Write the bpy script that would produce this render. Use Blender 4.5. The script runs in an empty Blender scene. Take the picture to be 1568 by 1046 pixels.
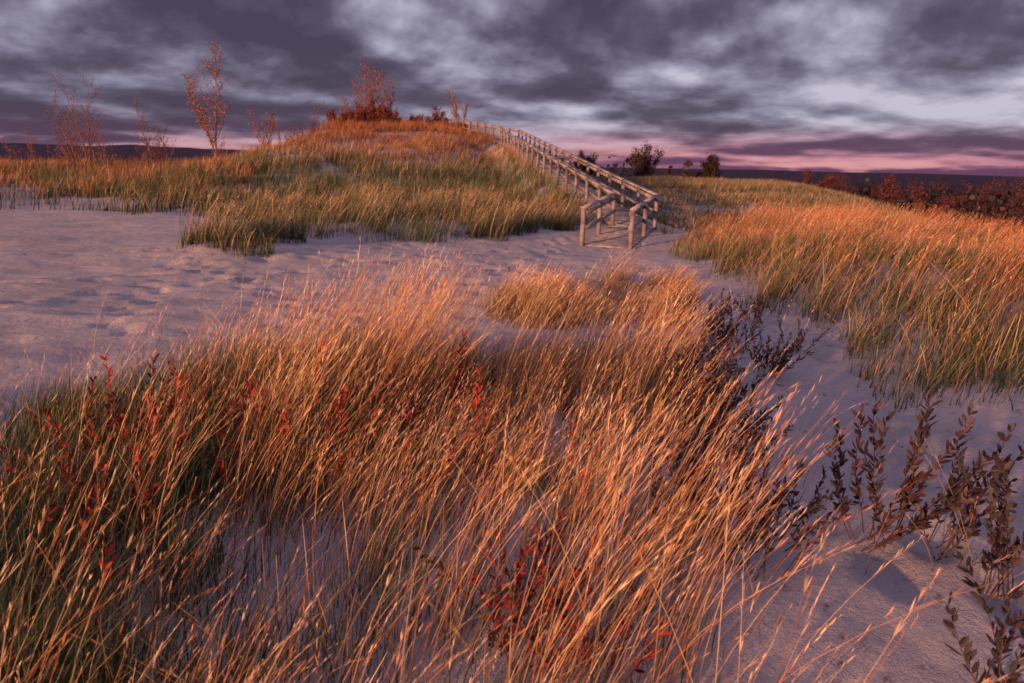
import bpy, math, random
import numpy as np
from mathutils import Matrix, Vector
rng=np.random.default_rng(7); random.seed(7)
scene=bpy.context.scene
# ---------------------------------------------------------------- helpers
def sstep(a,b,t):
    t=np.clip((t-a)/(b-a),0,1); return t*t*(3-2*t)
_tab=rng.random((256,256))
def vnoise(x,y):
    xi=np.floor(x).astype(int); yi=np.floor(y).astype(int)
    fx=x-xi; fy=y-yi; fx=fx*fx*(3-2*fx); fy=fy*fy*(3-2*fy)
    a=_tab[xi&255,yi&255]; b=_tab[(xi+1)&255,yi&255]; c=_tab[xi&255,(yi+1)&255]; d=_tab[(xi+1)&255,(yi+1)&255]
    return (a*(1-fx)+b*fx)*(1-fy)+(c*(1-fx)+d*fx)*fy
def fbm(x,y,o=4):
    s=0;a=.5;t=0
    for i in range(o):
        s=s+a*vnoise(x*2**i+17.3*i,y*2**i+5.1*i); t+=a; a*=.5
    return s/t
# ---------------------------------------------------------------- boardwalk path (x,y,deck z)
PATH=np.array([[2.05,15.3,0.02],[3.2,18.6,0.20],[-0.4,45.0,2.95],[-4.6,55.0,4.05],[-10,66,3.6]])
def path_dist(x,y):
    best=np.full(x.shape,1e9); z=np.zeros(x.shape)
    for a,b in zip(PATH[:-1],PATH[1:]):
        d=b-a; L=d[0]**2+d[1]**2
        t=np.clip(((x-a[0])*d[0]+(y-a[1])*d[1])/L,0,1)
        q=np.hypot(x-a[0]-t*d[0],y-a[1]-t*d[1])
        m=q<best; best=np.where(m,q,best); z=np.where(m,a[2]+t*d[2],z)
    return best,z
def G(x,y,cx,cy,sx,sy): return np.exp(-((x-cx)/sx)**2-((y-cy)/sy)**2)
_fp=[]   # wandering footprint trails over the open sand
for (x0,y0,a0,n) in ((-7,6.8,.95,34),(-3.0,7.2,.75,26),(-2.0,8.5,.9,22),(1.9,2.2,1.2,24),(1.5,2.4,1.45,12),(-9,12,.2,26),(-1,9.5,.5,14),(-8,9,.5,26),(-4,6.5,2.0,16),(-1.8,7,1.9,20)):
    x,y,a=x0,y0,a0
    for i in range(n):
        a+=random.gauss(0,.09); x+=math.cos(a)*.42; y+=math.sin(a)*.42; s=.12 if i%2 else -.12
        _fp.append((x-math.sin(a)*s,y+math.cos(a)*s,a+random.gauss(0,.1)))
def H(x,y):
    x=np.asarray(x,float); y=np.asarray(y,float)
    far=np.hypot(x,y)
    z=0.22*(fbm(x*.16+3,y*.16+8)-.5)*sstep(2,14,far)
    z=z+0.12*(fbm(x*.8,y*.8)-.5)+0.06*(fbm(x*3.1,y*3.1,3)-.5)
    z=z+0.20*G(x,y,-.4,4.0,2.0,1.4)
    z=z+0.55*G(x,y,5.6,9.6,2.6,4.0)
    wob=1.3*(vnoise(y*.11+4,x*.05)-.5)
    z=z+4.2*np.exp(-np.abs((x+8.2+wob)/8.8)**4.0)*np.exp(-((y-57)/20)**2)*(1+.14*(fbm(x*.3,y*.3)-.5)*2)
    z=z+0.8*G(x,y,-24,46,12,12)
    z=z+0.30*G(x,y,-3,19,4,3.5)+0.25*G(x,y,-5.3,13,1.3,1.3)
    z=z+0.5*sstep(22,50,y)*sstep(0,8,x)
    z=z-13*sstep(62,150,y)
    x0=6+.30*np.clip(y-8,0,70)
    z=z-11*sstep(0,34,x-x0)-5*sstep(35,80,-x)*sstep(0,20,y)
    z=z+ (52+20*np.sin(x/700.)+60*(fbm(x/400,y/400)-.5))*sstep(1500,2800,far)*sstep(-400,800,y)*(0.22+0.78*sstep(300,-900,x))
    d,pz=path_dist(x,y)
    w=np.exp(-(d/1.5)**4)
    z=z*(1-w)+(pz-.012-.09*sstep(17,20,y))*w
    return z
# ---------------------------------------------------------------- mesh helpers
def mesh_obj(name,V,F,mat,col=None,smooth=False,parent=None):
    me=bpy.data.meshes.new(name)
    V=np.asarray(V,np.float32).reshape(-1,3); F=np.asarray(F,np.int32)
    k=F.shape[1]; n=len(F)
    me.vertices.add(len(V)); me.vertices.foreach_set('co',V.ravel())
    me.loops.add(n*k); me.loops.foreach_set('vertex_index',F.ravel())
    me.polygons.add(n); me.polygons.foreach_set('loop_start',np.arange(0,n*k,k,dtype=np.int32))
    me.polygons.foreach_set('loop_total',np.full(n,k,np.int32))
    if smooth: me.polygons.foreach_set('use_smooth',np.ones(n,bool))
    me.update(calc_edges=True)
    if col is not None:
        a=me.color_attributes.new('Col','FLOAT_COLOR','POINT')
        c=np.ones((len(V),4),np.float32); c[:,:3]=col; a.data.foreach_set('color',c.ravel())
    me.materials.append(mat)
    o=bpy.data.objects.new(name,me); scene.collection.objects.link(o)
    if parent: o.parent=parent
    return o
def newmat(name):
    m=bpy.data.materials.new(name); m.use_nodes=True; nt=m.node_tree; nt.nodes.clear()
    return m,nt,nt.nodes,nt.links
def leafmat(name,trans=.3,rough=.6,spec=.25):
    m,nt,N,L=newmat(name)
    out=N.new('ShaderNodeOutputMaterial'); b=N.new('ShaderNodeBsdfPrincipled'); t=N.new('ShaderNodeBsdfTranslucent'); mx=N.new('ShaderNodeMixShader')
    a=N.new('ShaderNodeAttribute'); a.attribute_name='Col'
    L.new(a.outputs['Color'],b.inputs['Base Color']); L.new(a.outputs['Color'],t.inputs['Color'])
    b.inputs['Roughness'].default_value=rough; b.inputs['Specular IOR Level'].default_value=spec
    mx.inputs[0].default_value=trans
    L.new(b.outputs[0],mx.inputs[1]); L.new(t.outputs[0],mx.inputs[2]); L.new(mx.outputs[0],out.inputs[0])
    return m
grass_mat=leafmat('grass_blade',.12,.5,.3); leaf_mat=leafmat('leaf',.12,.55,.3)
# ---------------------------------------------------------------- terrain
def ground():
    NX,NY=900,800
    tx=np.linspace(-1,1,NX); ty=np.linspace(-.5,1,NY)
    gx=4*np.sinh(7.4*tx); gy=5.5+4*np.sinh(7.4*ty)
    X,Y=np.meshgrid(gx,gy); Z=H(X,Y)
    for (fx,fy,a) in _fp:
        ix=np.searchsorted(gx,[fx-.6,fx+.6]); iy=np.searchsorted(gy,[fy-.6,fy+.6])
        xs=X[iy[0]:iy[1],ix[0]:ix[1]]-fx; ys=Y[iy[0]:iy[1],ix[0]:ix[1]]-fy
        u=xs*math.cos(a)+ys*math.sin(a); v=-xs*math.sin(a)+ys*math.cos(a)
        r=(u/.19)**2+(v/.11)**2
        Z[iy[0]:iy[1],ix[0]:ix[1]]+= -.04*np.exp(-r**1.5)+.014*np.exp(-(np.sqrt(r)-1.5)**2/.12)
    V=np.stack([X,Y,Z],-1).reshape(-1,3)
    i=np.arange(NX-1)[None,:]+NX*np.arange(NY-1)[:,None]; i=i.ravel()
    F=np.stack([i,i+1,i+1+NX,i+NX],1)
    m,nt,N,L=newmat('sand')
    out=N.new('ShaderNodeOutputMaterial'); b=N.new('ShaderNodeBsdfPrincipled'); L.new(b.outputs[0],out.inputs[0])
    geo=N.new('ShaderNodeNewGeometry')
    def noise(s,d=5,r=.55):
        n=N.new('ShaderNodeTexNoise'); n.inputs['Scale'].default_value=s; n.inputs['Detail'].default_value=d; n.inputs['Roughness'].default_value=r
        L.new(geo.outputs['Position'],n.inputs['Vector']); return n
    n1=noise(.9); n2=noise(9,6,.7); n3=noise(160,2)
    r1=N.new('ShaderNodeValToRGB'); L.new(n1.outputs[0],r1.inputs[0])
    r1.color_ramp.elements[0].position=.3; r1.color_ramp.elements[0].color=(.38,.345,.335,1)
    r1.color_ramp.elements[1].position=.7; r1.color_ramp.elements[1].color=(.54,.485,.46,1)
    r2=N.new('ShaderNodeValToRGB'); L.new(n2.outputs[0],r2.inputs[0])
    r2.color_ramp.elements[0].position=.31; r2.color_ramp.elements[0].color=(.25,.21,.20,1)
    r2.color_ramp.elements[1].position=.40; r2.color_ramp.elements[1].color=(1,1,1,1)
    mu=N.new('ShaderNodeMixRGB'); mu.blend_type='MULTIPLY'; mu.inputs[0].default_value=.85
    L.new(r1.outputs[0],mu.inputs[1]); L.new(r2.outputs[0],mu.inputs[2])
    r3=N.new('ShaderNodeValToRGB'); L.new(n3.outputs[0],r3.inputs[0])
    r3.color_ramp.elements[0].position=.3; r3.color_ramp.elements[0].color=(.6,.6,.6,1)
    r3.color_ramp.elements[1].position=.6; r3.color_ramp.elements[1].color=(1,1,1,1)
    mu2=N.new('ShaderNodeMixRGB'); mu2.blend_type='MULTIPLY'; mu2.inputs[0].default_value=1
    L.new(mu.outputs[0],mu2.inputs[1]); L.new(r3.outputs[0],mu2.inputs[2])
    ln=N.new('ShaderNodeVectorMath'); ln.operation='LENGTH'; L.new(geo.outputs['Position'],ln.inputs[0])
    mr=N.new('ShaderNodeMapRange'); L.new(ln.outputs['Value'],mr.inputs[0]); mr.inputs[1].default_value=62; mr.inputs[2].default_value=85
    sz=N.new('ShaderNodeSeparateXYZ'); L.new(geo.outputs['Position'],sz.inputs[0])
    mz=N.new('ShaderNodeMapRange'); L.new(sz.outputs[2],mz.inputs[0]); mz.inputs[1].default_value=-.7; mz.inputs[2].default_value=-1.6
    mm=N.new('ShaderNodeMath'); mm.operation='MAXIMUM'; L.new(mr.outputs[0],mm.inputs[0]); L.new(mz.outputs[0],mm.inputs[1])
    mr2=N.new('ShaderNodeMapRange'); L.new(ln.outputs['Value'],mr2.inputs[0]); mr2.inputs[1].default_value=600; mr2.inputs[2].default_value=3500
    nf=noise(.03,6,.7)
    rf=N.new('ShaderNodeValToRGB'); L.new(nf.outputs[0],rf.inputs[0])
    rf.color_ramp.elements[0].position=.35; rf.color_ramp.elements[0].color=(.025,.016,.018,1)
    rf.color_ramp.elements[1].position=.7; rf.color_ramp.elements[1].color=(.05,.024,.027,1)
    mf=N.new('ShaderNodeMixRGB'); L.new(mr2.outputs[0],mf.inputs[0]); L.new(rf.outputs[0],mf.inputs[1]); mf.inputs[2].default_value=(.032,.028,.060,1)  # distant ground blends to bluish purple: aerial haze painted into the colour
    mx=N.new('ShaderNodeMixRGB'); L.new(mm.outputs[0],mx.inputs[0]); L.new(mu2.outputs[0],mx.inputs[1]); L.new(mf.outputs[0],mx.inputs[2])
    L.new(mx.outputs[0],b.inputs['Base Color']); b.inputs['Roughness'].default_value=.95; b.inputs['Specular IOR Level'].default_value=.1
    nb=noise(4,6,.65); ad=N.new('ShaderNodeMath'); ad.operation='MULTIPLY_ADD'; ad.inputs[1].default_value=.10
    L.new(n3.outputs[0],ad.inputs[0]); L.new(nb.outputs[0],ad.inputs[2])
    vo=N.new('ShaderNodeTexVoronoi'); vo.inputs['Scale'].default_value=3.2; L.new(geo.outputs['Position'],vo.inputs['Vector'])
    vm=N.new('ShaderNodeMapRange'); vm.interpolation_type='SMOOTHSTEP'; L.new(vo.outputs['Distance'],vm.inputs[0]); vm.inputs[1].default_value=.05; vm.inputs[2].default_value=.38
    a2=N.new('ShaderNodeMath'); a2.operation='MULTIPLY_ADD'; L.new(vm.outputs[0],a2.inputs[0]); a2.inputs[1].default_value=.16; L.new(ad.outputs[0],a2.inputs[2])
    bp=N.new('ShaderNodeBump'); bp.inputs['Strength'].default_value=.7; bp.inputs['Distance'].default_value=.08
    L.new(a2.outputs[0],bp.inputs['Height']); L.new(bp.outputs[0],b.inputs['Normal'])
    return mesh_obj('sand_dune_ground',V,F,m,smooth=True)
ground()
# ---------------------------------------------------------------- grass
def in_poly(x,y,P):
    r=np.zeros(x.shape,bool); n=len(P); j=n-1
    for i in range(n):
        xi,yi=P[i]; xj,yj=P[j]
        c=((yi>y)!=(yj>y))&(x<(xj-xi)*(y-yi)/((yj-yi) or 1e-9)+xi); r^=c; j=i
    return r
def scatter(P,dens,clump=1.0,thr=.42,soft=.1,edge=.35,tuft=0,tr=.08):
    P=np.array(P,float); x0,y0=P.min(0); x1,y1=P.max(0)
    n=int((x1-x0)*(y1-y0)*dens)
    if tuft:
        nc=max(1,n//tuft)
        cx=rng.uniform(x0,x1,nc); cy=rng.uniform(y0,y1,nc)
        k=rng.integers(0,nc,n); x=cx[k]+rng.normal(0,tr,n); y=cy[k]+rng.normal(0,tr,n)
    else: x=rng.uniform(x0,x1,n); y=rng.uniform(y0,y1,n)
    jx=x+edge*2*(vnoise(x*1.7/edge*.4,y*1.7/edge*.4)-.5); jy=y+edge*2*(vnoise(x*1.7/edge*.4+40,y*1.7/edge*.4+9)-.5)
    m=in_poly(jx,jy,P)
    nz=fbm(x*clump+50,y*clump+50,3)
    m&=rng.random(n)<sstep(thr-soft,thr+soft,nz)
    d,_=path_dist(x,y); m&=d>.72
    return x[m],y[m]
class Acc:
    def __init__(s): s.V=[];s.F=[];s.C=[];s.n=0
    def add(s,V,F,C): s.V.append(V.reshape(-1,3)); s.F.append(F+s.n); s.C.append(C.reshape(-1,3)); s.n+=V.size//3
    def build(s,name,mat): return mesh_obj(name,np.concatenate(s.V),np.concatenate(s.F),mat,np.concatenate(s.C))
WIND=math.radians(12)   # towards +x
def blades(acc,x,y,h,w,cb,ct,lean=.35,lsd=.15,windmix=.7,nseg=4,z=None,droop=.35,cpow=.8,seed=0.,hs=.9,hk=1.0):
    n=len(x)
    if n==0: return
    hm=.62+.62*sstep(.3,.68,fbm(x*hs+9,y*hs+31,3)); h=h*hm*hk
    az=np.where(rng.random(n)<windmix, WIND+rng.normal(0,.45,n), rng.uniform(0,2*np.pi,n))
    Ln=np.clip(lean+rng.normal(0,lsd,n),.03,1.1)
    if z is None: z=H(x,y)-.02
    t=np.linspace(0,1,nseg+1)
    hor=h[:,None]*Ln[:,None]*t[None]**1.5
    ver=h[:,None]*t[None]*(1-droop*Ln[:,None]*t[None])
    px=x[:,None]+np.cos(az)[:,None]*hor; py=y[:,None]+np.sin(az)[:,None]*hor; pz=z[:,None]+ver
    ph=rng.uniform(0,2*np.pi,n)
    wp=(w[:,None]*.5)*(1-.88*t[None]**1.6)
    wx=np.cos(ph)[:,None]*wp; wy=np.sin(ph)[:,None]*wp
    V=np.stack([np.stack([px-wx,py-wy,pz],-1),np.stack([px+wx,py+wy,pz],-1)],2)
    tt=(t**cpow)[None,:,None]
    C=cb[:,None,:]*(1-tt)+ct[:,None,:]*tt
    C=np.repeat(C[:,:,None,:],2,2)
    b=(np.arange(n)*(nseg+1)*2)[:,None]+2*np.arange(nseg)[None]
    F=np.stack([b,b+1,b+3,b+2],-1).reshape(-1,4)
    acc.add(V,F,C)
    if seed>0:
        k=int(seed)
        s=rng.random((n,k))*.27+.73
        hh=h[:,None]*Ln[:,None]*s**1.5; vv=h[:,None]*s*(1-droop*Ln[:,None]*s)
        sx=x[:,None]+np.cos(az)[:,None]*hh; sy=y[:,None]+np.sin(az)[:,None]*hh; sz=z[:,None]+vv
        ln=h[:,None]*.05*(1.25-(s-.73)*2.6)
        a2=rng.uniform(0,2*np.pi,(n,k))
        dx=np.cos(az)[:,None]*Ln[:,None]*1.2+.14*np.cos(a2); dy=np.sin(az)[:,None]*Ln[:,None]*1.2+.14*np.sin(a2); dz=.85+0*dx
        q=np.sqrt(dx**2+dy**2+dz**2); dx,dy,dz=dx/q*ln,dy/q*ln,dz/q*ln
        ww=w[:,None]*.32; a3=rng.uniform(0,2*np.pi,(n,k)); ux=np.cos(a3)*ww; uy=np.sin(a3)*ww
        P0=np.stack([sx,sy,sz],-1); D=np.stack([dx,dy,dz],-1); U=np.stack([ux,uy,0*ux],-1)
        V=np.stack([P0,P0+D*.5+U,P0+D,P0+D*.5-U],2)
        C=np.broadcast_to(ct[:,None,None,:]*1.15,V.shape)
        b=(np.arange(n*k)*4)[:,None]
        acc.add(V,np.concatenate([b,b+1,b+2,b+3],1),np.array(C))
def pick(n,pal,var=.25):
    pal=np.array(pal); c=pal[rng.integers(0,len(pal),n)]
    return c*(1+rng.normal(0,var,(n,1)).clip(-.6,.8))
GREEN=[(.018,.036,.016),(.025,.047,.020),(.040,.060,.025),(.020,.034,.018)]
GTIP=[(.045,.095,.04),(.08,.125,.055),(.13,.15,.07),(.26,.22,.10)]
OLIVE=[(.055,.046,.020),(.040,.038,.018),(.08,.046,.020)]
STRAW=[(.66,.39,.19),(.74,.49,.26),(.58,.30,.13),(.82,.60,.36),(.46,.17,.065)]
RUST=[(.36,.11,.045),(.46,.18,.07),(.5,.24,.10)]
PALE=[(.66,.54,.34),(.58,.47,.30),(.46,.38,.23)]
FORE=[(-6,1.2),(-6,3.1),(-4.3,3.7),(-3.2,4.2),(-2.5,4.6),(-1.9,5.1),(-1.0,5.6),(-0.3,5.8),(0.5,6.1),(1.2,6.4),(1.6,6.3),(1.3,5.4),(1.1,4.4),(1.0,3.4),(0.8,2.6),(0.5,1.2)]
FORE2=[(-0.4,8.0),(-0.1,8.9),(0.5,9.6),(1.6,10.1),(2.5,9.9),(2.4,8.4),(1.8,7.4),(0.8,7.4)]
a=Acc()
x,y=scatter(FORE,1900,1.1,.25,.12,.25,tuft=40,tr=.07)
keep=rng.random(len(x))<(.36+.64*sstep(2.6,3.6,y)+.6*sstep(-.6,-1.5,x))*(.4+.6*sstep(1.6,-1.2,x)); x=x[keep];y=y[keep]; n=len(x)
gm=(rng.random(n)<.5+.5*sstep(-.2,-1.8,x))
cb=np.where(gm[:,None],pick(n,GREEN),pick(n,OLIVE)); ct=np.where(gm[:,None],pick(n,GTIP),pick(n,STRAW))
hk=.85+.15*sstep(-3,-1,x)
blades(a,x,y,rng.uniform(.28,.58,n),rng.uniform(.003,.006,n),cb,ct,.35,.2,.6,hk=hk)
x,y=scatter(FORE,540,1.3,.35,.12,.25,tuft=16,tr=.05)
keep=rng.random(len(x))<(.5+.5*sstep(2.3,3.6,y))*(.14+.86*sstep(-2.7,-.8,x)); x=x[keep];y=y[keep]; n=len(x)
hk=(.8+.2*sstep(-2.5,-1,x))*(1-.2*sstep(4.4,5.4,y))
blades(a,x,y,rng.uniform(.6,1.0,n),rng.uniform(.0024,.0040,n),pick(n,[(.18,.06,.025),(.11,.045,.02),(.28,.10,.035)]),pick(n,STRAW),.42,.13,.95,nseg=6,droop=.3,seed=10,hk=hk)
x,y=scatter(FORE2,950,1.1,.30,.12,.3,tuft=30,tr=.08); n=len(x)
blades(a,x,y,rng.uniform(.25,.42,n),rng.uniform(.004,.007,n),pick(n,OLIVE),pick(n,GTIP+STRAW),.4,.2,.7)
x,y=scatter(FORE2,520,1.1,.30,.12,.3,tuft=14,tr=.08); n=len(x)
blades(a,x,y,rng.uniform(.4,.66,n),rng.uniform(.0035,.0055,n),pick(n,OLIVE),pick(n,STRAW),.5,.14,.93,nseg=5,seed=7)
LO=[(-6,1.4),(-6,5.5),(-2,6.8),(0.5,7.6),(2.5,9),(2.0,1.4)]
x,y=scatter(LO,15,1.3,.45,.1); n=len(x)
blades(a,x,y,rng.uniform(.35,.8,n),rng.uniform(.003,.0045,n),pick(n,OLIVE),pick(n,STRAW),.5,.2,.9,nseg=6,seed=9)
a.build('foreground_dune_grass',grass_mat)
RIGHT=[(2.9,13.3),(3.3,10.8),(3.0,8.5),(2.95,6.8),(3.3,5.3),(4.2,4.4),(6,4.0),(12,6),(15,12),(13,22),(8,21),(4.3,16.5)]
a=Acc()
x,y=scatter(RIGHT,460,.6,.30,.12,.5,tuft=34,tr=.11); n=len(x)
gm=rng.random(n)<.8
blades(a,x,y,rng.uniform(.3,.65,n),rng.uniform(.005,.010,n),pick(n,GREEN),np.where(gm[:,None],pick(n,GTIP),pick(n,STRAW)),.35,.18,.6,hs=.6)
x,y=scatter(RIGHT,200,.6,.40,.10,.5,tuft=16,tr=.09)
keep=rng.random(len(x))<.25+.75*sstep(3.4,5.2,x); x=x[keep];y=y[keep]; n=len(x)
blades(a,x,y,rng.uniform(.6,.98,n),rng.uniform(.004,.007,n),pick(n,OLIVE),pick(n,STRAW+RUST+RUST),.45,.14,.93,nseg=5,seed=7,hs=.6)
a.build('mound_dune_grass',grass_mat)
a=Acc()
MID=[(-5.4,15.0),(-4.0,14.4),(-2.4,14.4),(-0.8,14.9),(0.2,16.6),(1.0,17.6),(2.1,19.5),(1.6,25),(-7,25),(-9,19.5)]
CL=[(-6.6,14.4),(-5.9,12.5),(-4.8,11.7),(-4.1,12.2),(-4.2,14)]
for P,de,thr in ((MID,330,.40),(CL,480,.22)):
    x,y=scatter(P,de,.5,thr,.1,.5,tuft=36,tr=.13); n=len(x)
    blades(a,x,y,rng.uniform(.3,.65,n),rng.uniform(.007,.013,n),pick(n,GREEN),pick(n,GTIP),.35,.18,.6)
    x,y=scatter(P,de*.16,.5,thr,.1,.5,tuft=12,tr=.12); n=len(x)
    blades(a,x,y,rng.uniform(.5,.85,n),rng.uniform(.006,.01,n),pick(n,OLIVE),pick(n,PALE+STRAW),.4,.14,.93,seed=5)
a.build('beach_grass_clump',grass_mat)
a=Acc()
HILL=[(-14,24),(-9,23),(-4,23),(1.5,21),(2.8,19.6),(3.2,26),(3.5,45),(2,62),(-30,64),(-30,40),(-18,28)]
x,y=scatter(HILL,110,.35,.36,.09,.8,tuft=20,tr=.25); n=len(x)
up=sstep(.7,2.6,H(x,y)); gm=rng.random(n)<.85*(1-up)+.08
top=sstep(1.4,3.2,H(x,y))[:,None]
wc=pick(n,STRAW)*(1-top)+pick(n,RUST)*top*1.15
blades(a,x,y,rng.uniform(.35,.8,n),rng.uniform(.014,.026,n),np.where(gm[:,None],pick(n,GREEN),pick(n,OLIVE)),np.where(gm[:,None],pick(n,GTIP),wc),.35,.18,.7,nseg=3,cpow=.8,hs=.4)
LEFT=[(-75,26),(-30,22),(-20,21),(-13,20.2),(-8.5,18.8),(-7,24),(-12,30),(-20,62),(-85,62)]
x,y=scatter(LEFT,60,.3,.38,.12,.9,tuft=16,tr=.25); n=len(x)
up=sstep(23,32,y); gm=rng.random(n)<.7*(1-up)+.03
blades(a,x,y,rng.uniform(.4,.95,n),rng.uniform(.014,.028,n),np.where(gm[:,None],pick(n,GREEN),pick(n,OLIVE)),np.where(gm[:,None],pick(n,GTIP),pick(n,STRAW+RUST+RUST+RUST)),.35,.18,.7,nseg=3,cpow=.8,hs=.3)
a.build('hillside_dune_grass',grass_mat)
a=Acc()
FIELD=[(4.2,17.5),(9,21),(14,22),(24,30),(34,50),(36,75),(2,75),(1.2,45)]
x,y=scatter(FIELD,85,.3,.30,.14,.8,tuft=12,tr=.3); n=len(x)
gm=rng.random(n)<.6
blades(a,x,y,rng.uniform(.25,.5,n),rng.uniform(.014,.028,n),np.where(gm[:,None],pick(n,GREEN),pick(n,OLIVE)),np.where(gm[:,None],pick(n,GTIP),pick(n,PALE+RUST)),.35,.18,.7,nseg=3,cpow=.8,hs=.3)
a.build('meadow_grass',grass_mat)
# ---------------------------------------------------------------- woody plants
def tube(V,F,C,p0,p1,r0,r1,col,k=5):
    d=(p1-p0); 
    if d.length<1e-6: return
    d.normalize(); u=d.orthogonal().normalized(); v=d.cross(u); b=len(V)
    for p,r in ((p0,r0),(p1,r1)):
        for i in range(k):
            q=p+u*(math.cos(2*math.pi*i/k)*r)+v*(math.sin(2*math.pi*i/k)*r); V.append(tuple(q)); C.append(col)
    for i in range(k):
        j=(i+1)%k; F.append((b+i,b+j,b+k+j,b+k+i))
def leaf(V,F,C,p,d,l,w,col):
    d=d.normalized(); r=Vector((random.uniform(-1,1),random.uniform(-1,1),random.uniform(-1,1)))
    u=d.cross(r); 
    if u.length<1e-4: return
    u.normalize(); n=d.cross(u); b=len(V)
    V.extend([tuple(p),tuple(p+d*l*.35+u*w*.5+n*w*.1),tuple(p+d*l*.75+u*w*.4),tuple(p+d*l),tuple(p+d*l*.75-u*w*.4),tuple(p+d*l*.35-u*w*.5+n*w*.1)])
    C.extend([col]*6); F.append((b,b+1,b+2,b+3)); F.append((b,b+3,b+4,b+5))
def jit(c,s=.25):
    k=max(.3,1+random.gauss(0,s)); return tuple(max(0,q*k) for q in c)
def tree(name,x,y,h,spread,stems,leafcol,nleaf,lsize,bark=(.24,.12,.09),r=.035,splay=.4,side=3,lift=.07,start=1):
    V,F,C=[],[],[]; z=float(H(x,y))-.1
    def grow(p,d,L,rad,lev):
        seg=7 if lev==0 else 5
        for i in range(seg):
            d=(d+Vector((random.gauss(0,.08),random.gauss(0,.08),random.gauss(0,.05)+lift))).normalized()
            q=p+d*L/seg; r0=max(.007,rad*(1-.8*i/seg)); r1=max(.006,rad*(1-.8*(i+1)/seg))
            tube(V,F,C,p,q,r0,r1,jit(bark,.1),5 if lev==0 else 3); p=q
            if lev<2 and (i>=start or lev>0):
                for _ in range(side if lev==0 else random.choice((1,1,2))):
                    a=random.uniform(0,6.283); s=random.uniform(.5,1.0)*spread
                    dd=(d+Vector((math.cos(a)*s,math.sin(a)*s,.05))).normalized()
                    grow(p,dd,L*random.uniform(.22,.42)*(1-.5*i/seg),rad*.4*(1-.6*i/seg),lev+1)
            if lev>=1 or i>=4:
                for _ in range(int(nleaf)+(random.random()<nleaf%1)):
                    o=p+Vector((random.gauss(0,1),random.gauss(0,1),random.gauss(0,1)))*lsize*.9
                    leaf(V,F,C,o,Vector((random.gauss(0,1),random.gauss(0,1),random.gauss(0,1))),lsize*random.uniform(.7,1.4),lsize*.7,jit(random.choice(leafcol)))
    for s in range(stems):
        a=random.uniform(0,6.283); k=.0 if stems==1 else random.uniform(.08,splay)
        grow(Vector((x+random.gauss(0,.05*stems),y+random.gauss(0,.05*stems),z)),Vector((math.cos(a)*k,math.sin(a)*k,1)).normalized(),h*random.uniform(.6,1.0) if stems>1 else h,r,0)
    return mesh_obj(name,V,F,leaf_mat,np.array(C))
RL=[(.34,.14,.09),(.44,.21,.13),(.26,.10,.07)]
DL=[(.04,.022,.02),(.06,.026,.02),(.035,.026,.02)]
tree('cottonwood_sapling',-17.0,40,5.6,.9,2,RL,1.5,.075,splay=.12,r=.05,start=1)
tree('cottonwood_sapling',-23.8,39,5.4,1.1,5,RL,.3,.055,splay=.6,side=2)
tree('cottonwood_sapling',-25.6,41,3.6,1.1,4,RL,.25,.055,splay=.9,side=2)
tree('cottonwood_sapling',-21.2,42,4.2,1.0,4,RL,.3,.055,splay=.35,side=2)
tree('cottonwood_sapling',-14.7,41,2.8,1.0,3,RL,.6,.05,splay=.5,side=2)
tree('cottonwood_sapling',-11.4,54,4.4,1.2,5,RL,.45,.065,splay=.6)
tree('cottonwood_sapling',-10.2,55,3.8,1.2,5,RL,.4,.065,splay=.8)
tree('cottonwood_sapling',-12.7,54,2.6,1.2,4,RL,.4,.065,splay=.8)
tree('cottonwood_sapling',-4.7,57,3.3,1.2,3,RL,.6,.07,splay=.3)
for i in range(34):
    tree('young_shrub',random.uniform(-31,-12),random.uniform(39,48),random.choice((.8,1.1,1.4,2.2,2.6)),1.0,3,RL,.3,.05,r=.015,side=1,splay=.7)
for i in range(26):
    tree('sumac_shrub',-8+random.uniform(-5.5,4.2),random.uniform(51,56),random.choice((.5,.7,.9,1.3,1.8)),1.2,5,[(.28,.07,.035),(.2,.05,.03),(.14,.04,.03)],.8,.075,r=.018,splay=1.1,lift=.03,start=0)
for (x,y,tp) in ((6.9,70,2.9),(12.6,70,3.7),(19.3,69,2.9)):
    tree('dune_bush',x,y,(tp-float(H(x,y))),1.3,6,DL,1,.12,bark=(.05,.03,.03),splay=.7,lift=.02,start=0)
for i in range(22):
    x=random.uniform(19,40); y=x*random.uniform(1.35,2.5); tree('red_shrub',x,y,(random.uniform(.5,1.9)-float(H(x,y))),1.2,4,[(.15,.04,.035),(.11,.03,.03),(.08,.03,.03)],.6,.10,side=2,bark=(.08,.045,.045),splay=.9,lift=.0)
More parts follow.
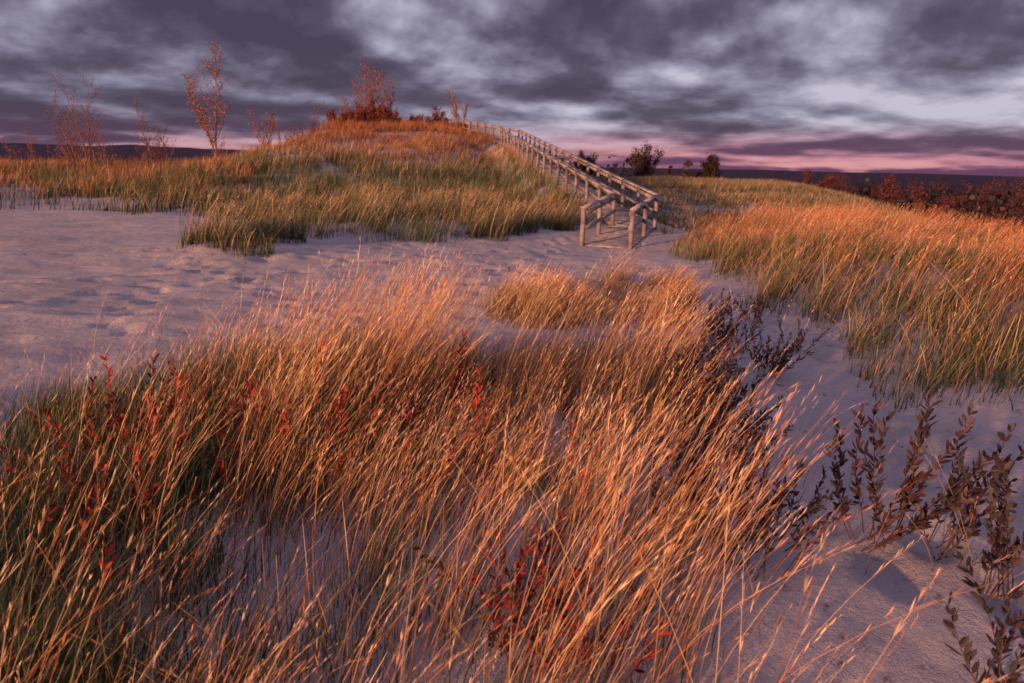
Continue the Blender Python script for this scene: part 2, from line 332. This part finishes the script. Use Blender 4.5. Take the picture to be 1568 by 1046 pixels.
def forest(name,n,xr,yr,pal,h0,h1,nq=90,cap=None,mask=None):
    x=rng.uniform(*xr,n); y=rng.uniform(*yr,n)
    if mask is not None:
        k=mask(x,y); x=x[k]; y=y[k]; n=len(x)
    z=H(x,y); h=rng.uniform(h0,h1,n)
    if cap is not None: h=np.minimum(h,np.maximum(1.2,cap-z+rng.normal(0,.3,n)))
    u=rng.normal(0,1,(n,nq,3)); u/=np.linalg.norm(u,axis=2,keepdims=True)+1e-6; u*=rng.random((n,nq,1))**.4
    c=np.stack([x[:,None]+u[...,0]*h[:,None]*.38,y[:,None]+u[...,1]*h[:,None]*.38,z[:,None]+h[:,None]*(.55+.45*u[...,2])],-1)
    s=h[:,None,None]*rng.uniform(.02,.06,(n,nq,1))
    e1=rng.normal(0,1,(n,nq,3)); e1/=np.linalg.norm(e1,axis=2,keepdims=True); e2=np.cross(e1,rng.normal(0,1,(n,nq,3))); e2/=np.linalg.norm(e2,axis=2,keepdims=True)
    V=np.stack([c-e1*s,c-e2*s,c+e1*s,c+e2*s],2)
    col=pick(n,pal)[:,None,:]*(1+.3*rng.normal(0,1,(n,nq,1))).clip(.4,2)
    C=np.repeat(col[:,:,None,:],4,2); F=np.arange(n*nq*4).reshape(-1,4)
    mesh_obj(name,V,F,leaf_mat,C.reshape(-1,3))
DK=[(.018,.012,.015),(.026,.014,.016),(.017,.014,.018),(.045,.016,.016)]
forest('distant_woodland',1500,(16,120),(10,130),DK,2.5,6.0,nq=110,cap=.5,mask=lambda x,y:(x-6-.30*np.clip(y-8,0,70))>11)
forest('distant_woodland',1000,(20,480),(110,600),DK,9,17)
forest('distant_woodland',700,(-480,20),(110,600),DK,7,13)
def willow(name,pts,leafcol,hr=(.4,.7),ns=7,ll=.045,lw=.014,bark=(.10,.05,.04)):
    V,F,C=[],[],[]
    for (x,y) in pts:
        z=float(H(x,y))-.02
        for s in range(ns):
            a=random.uniform(0,6.283); k=random.uniform(.1,1.1)
            d=Vector((math.cos(a)*k+.2,math.sin(a)*k,1)).normalized(); L=random.uniform(*hr); p=Vector((x+random.gauss(0,.05),y+random.gauss(0,.05),z))
            seg=max(8,int(L/.038)); lc=random.choice(leafcol)
            for i in range(seg):
                d=(d+Vector((random.gauss(0,.07),random.gauss(0,.07),.03))).normalized(); q=p+d*L/seg
                tube(V,F,C,p,q,.0038*(1-.7*i/seg),.0038*(1-.7*(i+1)/seg),bark,3); p=q
                if i>=seg*.25:
                    for _ in range(3):
                        a=random.uniform(0,6.283); o=d.orthogonal().normalized(); o=Matrix.Rotation(a,3,d)@o
                        leaf(V,F,C,p-d*random.random()*L/seg,(d*1.0+o*random.uniform(.5,1.1)),ll*random.uniform(.6,1.3),lw,jit(lc,.25))
    return mesh_obj(name,V,F,leaf_mat,np.array(C))
RED=[(.30,.022,.014),(.38,.045,.022),(.18,.022,.018),(.12,.03,.02)]
PUR=[(.052,.033,.040),(.042,.034,.038),(.075,.038,.042),(.034,.028,.032)]
def pts(n,cx,cy,sx,sy): return [(random.gauss(cx,sx),random.gauss(cy,sy)) for _ in range(n)]
willow('red_leaved_shrub',pts(15,-1.6,3.3,.4,.35),RED,(.4,.72),4)
willow('red_leaved_shrub',pts(8,-.8,3.6,.35,.3),RED,(.4,.72),3)
willow('red_leaved_shrub',pts(12,-2.3,2.7,.35,.35),RED,(.35,.65),3)
willow('red_leaved_shrub',pts(8,.12,2.15,.2,.12),RED,(.3,.5),4)
willow('sand_willow_shrub',pts(16,1.3,4.3,.12,.6),PUR,(.35,.62),7)
willow('sand_willow_shrub',pts(12,1.05,3.0,.13,.3),PUR,(.35,.58),7)
willow('sand_willow_shrub',pts(18,2.2,6.7,.25,.6),PUR,(.2,.42),7)
willow('sand_willow_shrub',pts(3,1.72,3.0,.06,.06),PUR,(.5,.8),5,ll=.055,lw=.018)
willow('sand_willow_shrub',pts(4,2.25,2.75,.15,.15),PUR,(.35,.75),5,ll=.055,lw=.018)
willow('sand_willow_shrub',pts(2,1.75,1.95,.08,.08),PUR,(.4,.6),4,ll=.055,lw=.018)
# ---------------------------------------------------------------- boardwalk
m,nt,N,L=newmat('weathered_wood')
out=N.new('ShaderNodeOutputMaterial'); b=N.new('ShaderNodeBsdfPrincipled'); L.new(b.outputs[0],out.inputs[0])
tc=N.new('ShaderNodeNewGeometry'); ns=N.new('ShaderNodeTexNoise'); ns.inputs['Scale'].default_value=6; ns.inputs['Detail'].default_value=8
L.new(tc.outputs['Position'],ns.inputs['Vector'])
at=N.new('ShaderNodeAttribute'); at.attribute_name='Col'
rp=N.new('ShaderNodeValToRGB'); L.new(ns.outputs[0],rp.inputs[0]); rp.color_ramp.elements[0].position=.35; rp.color_ramp.elements[0].color=(.45,.42,.4,1); rp.color_ramp.elements[1].position=.62; rp.color_ramp.elements[1].color=(1,1,1,1)
mu=N.new('ShaderNodeMixRGB'); mu.blend_type='MULTIPLY'; mu.inputs[0].default_value=1; L.new(at.outputs[0],mu.inputs[1]); L.new(rp.outputs[0],mu.inputs[2])
L.new(mu.outputs[0],b.inputs['Base Color']); b.inputs['Roughness'].default_value=.85
bp=N.new('ShaderNodeBump'); bp.inputs['Distance'].default_value=.01; L.new(ns.outputs[0],bp.inputs['Height']); L.new(bp.outputs[0],b.inputs['Normal'])
wood=m
root=bpy.data.objects.new('boardwalk',None); scene.collection.objects.link(root)
def box(V,F,C,c,ax,ay,az,col):
    bb=len(V)
    for sx,sy,sz in ((-1,-1,-1),(1,-1,-1),(1,1,-1),(-1,1,-1),(-1,-1,1),(1,-1,1),(1,1,1),(-1,1,1)):
        V.append(tuple(c+ax*sx+ay*sy+az*sz)); C.append(col)
    for f in ((0,3,2,1),(4,5,6,7),(0,1,5,4),(1,2,6,5),(2,3,7,6),(3,0,4,7)): F.append(tuple(bb+i for i in f))
W=(.30,.26,.26); HW=.55
P=[Vector(p) for p in PATH]
def side(i,s):
    p=P[i]
    def nrm(a,b): d=(b-a); d.z=0; d.normalize(); return Vector((d.y,-d.x,0))
    if i==0: n=nrm(P[0],P[1]); k=1
    elif i==len(P)-1: n=nrm(P[-2],P[-1]); k=1
    else:
        n1=nrm(P[i-1],P[i]); n2=nrm(P[i],P[i+1]); n=(n1+n2).normalized(); k=1/max(.5,n.dot(n1))
    return p+n*(s*HW*k)
V,F,C=[],[],[]
for i in range(len(P)-1):
    l0,l1,r0,r1=side(i,-1),side(i+1,-1),side(i,1),side(i+1,1)
    Ls=(P[i+1]-P[i]).length; nb=int(Ls/.15)
    for k in range(nb):
        t=(k+.5)/nb; a_=l0.lerp(l1,t); b_=r0.lerp(r1,t); ax=(b_-a_)/2*1.04; dirn=(P[i+1]-P[i]).normalized()
        box(V,F,C,(a_+b_)/2+Vector((0,0,random.uniform(-.004,.004))),ax,dirn*.064,Vector((0,0,.019)),jit((.36,.32,.325),.20))
mesh_obj('deck_boards',V,F,wood,np.array(C),parent=root)
V,F,C=[],[],[];V2,F2,C2=[],[],[]
RH=.82
for s in (-1,1):
    for i in range(len(P)-1):
        a_,b_=side(i,s),side(i+1,s); d=b_-a_; Ls=d.length; dn=d.normalized(); n=Vector((dn.y,-dn.x,0)).normalized()
        box(V2,F2,C2,(a_+b_)/2+Vector((0,0,-.11)),d/2,n*.02,Vector((0,0,.085)),jit((.18,.15,.14),.1))
        upn=dn.cross(n); upn=-upn if upn.z<0 else upn
        off=Vector((0,0,1))
        m_=max(1,round(Ls/1.6))
        for k in range(m_):
            q0=a_.lerp(b_,k/m_); q1=a_.lerp(b_,(k+1)/m_); c=(q0+q1)/2; hd=(q1-q0)/2*.995; jz=Vector((0,0,random.uniform(-.012,.012)))
            box(V2,F2,C2,c+off*(RH+.02)+jz,hd,n*.065,upn*.019,jit((.42,.36,.35),.1))
            box(V2,F2,C2,c+off*(RH-.075)-n*s*.064+jz,hd,n*.018,upn*.042,jit(W,.12))
            box(V2,F2,C2,c+off*(RH*.5)-n*s*.064+jz,hd,n*.018,upn*.042,jit(W,.12))
        for k in range(m_+ (1 if i==len(P)-2 else 0)):
            p=a_.lerp(b_,k/m_); zb=float(H(p.x,p.y))-.25
            h=(p.z+RH)-zb
            box(V,F,C,Vector((p.x,p.y,zb+h/2)),dn*.044,n*.044,Vector((0,0,h/2)),jit(W,.15))
mesh_obj('posts',V,F,wood,np.array(C),parent=root)
mesh_obj('rails',V2,F2,wood,np.array(C2),parent=root)
# ---------------------------------------------------------------- sky
w=bpy.data.worlds.new('World'); scene.world=w; w.use_nodes=True; nt=w.node_tree; N=nt.nodes; L=nt.links; N.clear()
out=N.new('ShaderNodeOutputWorld'); bg=N.new('ShaderNodeBackground'); L.new(bg.outputs[0],out.inputs[0])
tc=N.new('ShaderNodeTexCoord'); sp=N.new('ShaderNodeSeparateXYZ'); L.new(tc.outputs['Generated'],sp.inputs[0])
def M(op,a,b=None,c=None):
    n=N.new('ShaderNodeMath'); n.operation=op
    for i,v in enumerate((a,b,c)):
        if v is None: continue
        if isinstance(v,(int,float)): n.inputs[i].default_value=v
        else: L.new(v,n.inputs[i])
    return n.outputs[0]
def MR(v,a,b,c=0,d=1):
    n=N.new('ShaderNodeMapRange'); n.interpolation_type='SMOOTHSTEP'; L.new(v,n.inputs[0])
    for i,q in enumerate((a,b,c,d)): n.inputs[i+1].default_value=q
    return n.outputs[0]
def MIX(f,a,b,bt='MIX'):
    n=N.new('ShaderNodeMixRGB'); n.blend_type=bt
    for i,v in enumerate((f,a,b)):
        if isinstance(v,(int,float)): n.inputs[i].default_value=v
        elif isinstance(v,tuple): n.inputs[i].default_value=v+(1,)
        else: L.new(v,n.inputs[i])
    return n.outputs[0]
zc=M('MAXIMUM',sp.outputs[2],0.0)
# cloud layer foreshortened towards the horizon
zp=M('DIVIDE',zc,M('ADD',zc,.10))
cb=N.new('ShaderNodeCombineXYZ'); L.new(sp.outputs[0],cb.inputs[0]); L.new(sp.outputs[1],cb.inputs[1]); L.new(zp,cb.inputs[2])
def noise(s,d,r,off=(0,0,0),sc=(1,1,1)):
    mp=N.new('ShaderNodeMapping'); L.new(cb.outputs[0],mp.inputs[0]); mp.inputs['Location'].default_value=off; mp.inputs['Scale'].default_value=sc
    n=N.new('ShaderNodeTexNoise'); L.new(mp.outputs[0],n.inputs['Vector']); n.inputs['Scale'].default_value=s; n.inputs['Detail'].default_value=d; n.inputs['Roughness'].default_value=r
    return n.outputs[0]
big=noise(1.0,2,.5,(1.3,6.2,3.0),(1.8,1.8,3.2))
S=(6.0,6.0,6.5)
med=noise(1.0,7,.50,(7,3.4,.6),S)
med2=noise(1.0,4,.50,(7,3.4,.6+.30),S)   # same clouds sampled higher up: relief of lit tops and dark bases
f=M('ADD',M('MULTIPLY',big,.5),M('MULTIPLY',med,.5))
f=M('ADD',f,M('MULTIPLY',M('SUBTRACT',med,med2),.55))
rp=N.new('ShaderNodeValToRGB'); L.new(f,rp.inputs[0]); e=rp.color_ramp
e.elements[0].position=.38; e.elements[0].color=(.062,.046,.086,1)
e.elements[1].position=.68; e.elements[1].color=(.54,.51,.63,1)
q=e.elements.new(.46); q.color=(.096,.078,.130,1)
q=e.elements.new(.52); q.color=(.17,.15,.23,1)
q=e.elements.new(.58); q.color=(.28,.26,.36,1)
col=rp.outputs[0]
hz=MR(zc,0.0,.065,1,0)
px=MR(sp.outputs[0],-.25,.3,.45,1)
pk=MIX(MR(f,.42,.60),(.14,.050,.12),(.60,.22,.28))
col=MIX(M('MULTIPLY',M('MULTIPLY',hz,px),.9),col,pk)
gap=M('MULTIPLY',MR(zc,.0,.035,1,0),MR(med,.48,.60))
col=MIX(M('MULTIPLY',gap,.65),col,(.78,.38,.36))
col=MIX(1.0,col,MIX(MR(zc,.25,.8),(1,1,1),(2.2,2.05,2.3)),'MULTIPLY')  # overhead sky, out of frame, brightened to add fill light
glow=M('MULTIPLY',MR(sp.outputs[1],-.2,-.9),MR(zc,0,.5,1,0))  # unseen warm glow behind the camera, added for soft frontal light
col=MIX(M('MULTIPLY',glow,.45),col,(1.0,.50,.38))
sky=N.new('ShaderNodeTexSky'); sky.sky_type='NISHITA'; sky.sun_disc=False; sky.sun_elevation=math.radians(8.0); sky.sun_rotation=math.radians(222)
col=MIX(.004,col,sky.outputs[0],'ADD')
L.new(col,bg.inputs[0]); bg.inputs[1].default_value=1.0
# ---------------------------------------------------------------- sun (low, from behind-left)
sl=bpy.data.lights.new('sun','SUN'); sl.energy=6.4; sl.angle=math.radians(2.0); sl.color=(1,.46,.23)
so=bpy.data.objects.new('sun',sl); scene.collection.objects.link(so)
az=math.radians(222); el=math.radians(8.0)
sd=Vector((math.sin(az)*math.cos(el),math.cos(az)*math.cos(el),math.sin(el)))
so.rotation_euler=sd.to_track_quat('Z','Y').to_euler()
# ---------------------------------------------------------------- camera
cd=bpy.data.cameras.new('camera'); co=bpy.data.objects.new('camera',cd); scene.collection.objects.link(co)
cd.lens=24; cd.sensor_width=36; cd.clip_end=12000; cd.clip_start=.05
co.matrix_world=Matrix.Translation((0,0,1.8))@Matrix.Rotation(math.radians(90-14.7),4,'X')@Matrix.Rotation(math.radians(1.3),4,'Z')
cd.dof.use_dof=True; cd.dof.focus_distance=4.2; cd.dof.aperture_fstop=3.2
scene.camera=co
scene.view_settings.view_transform='Standard'
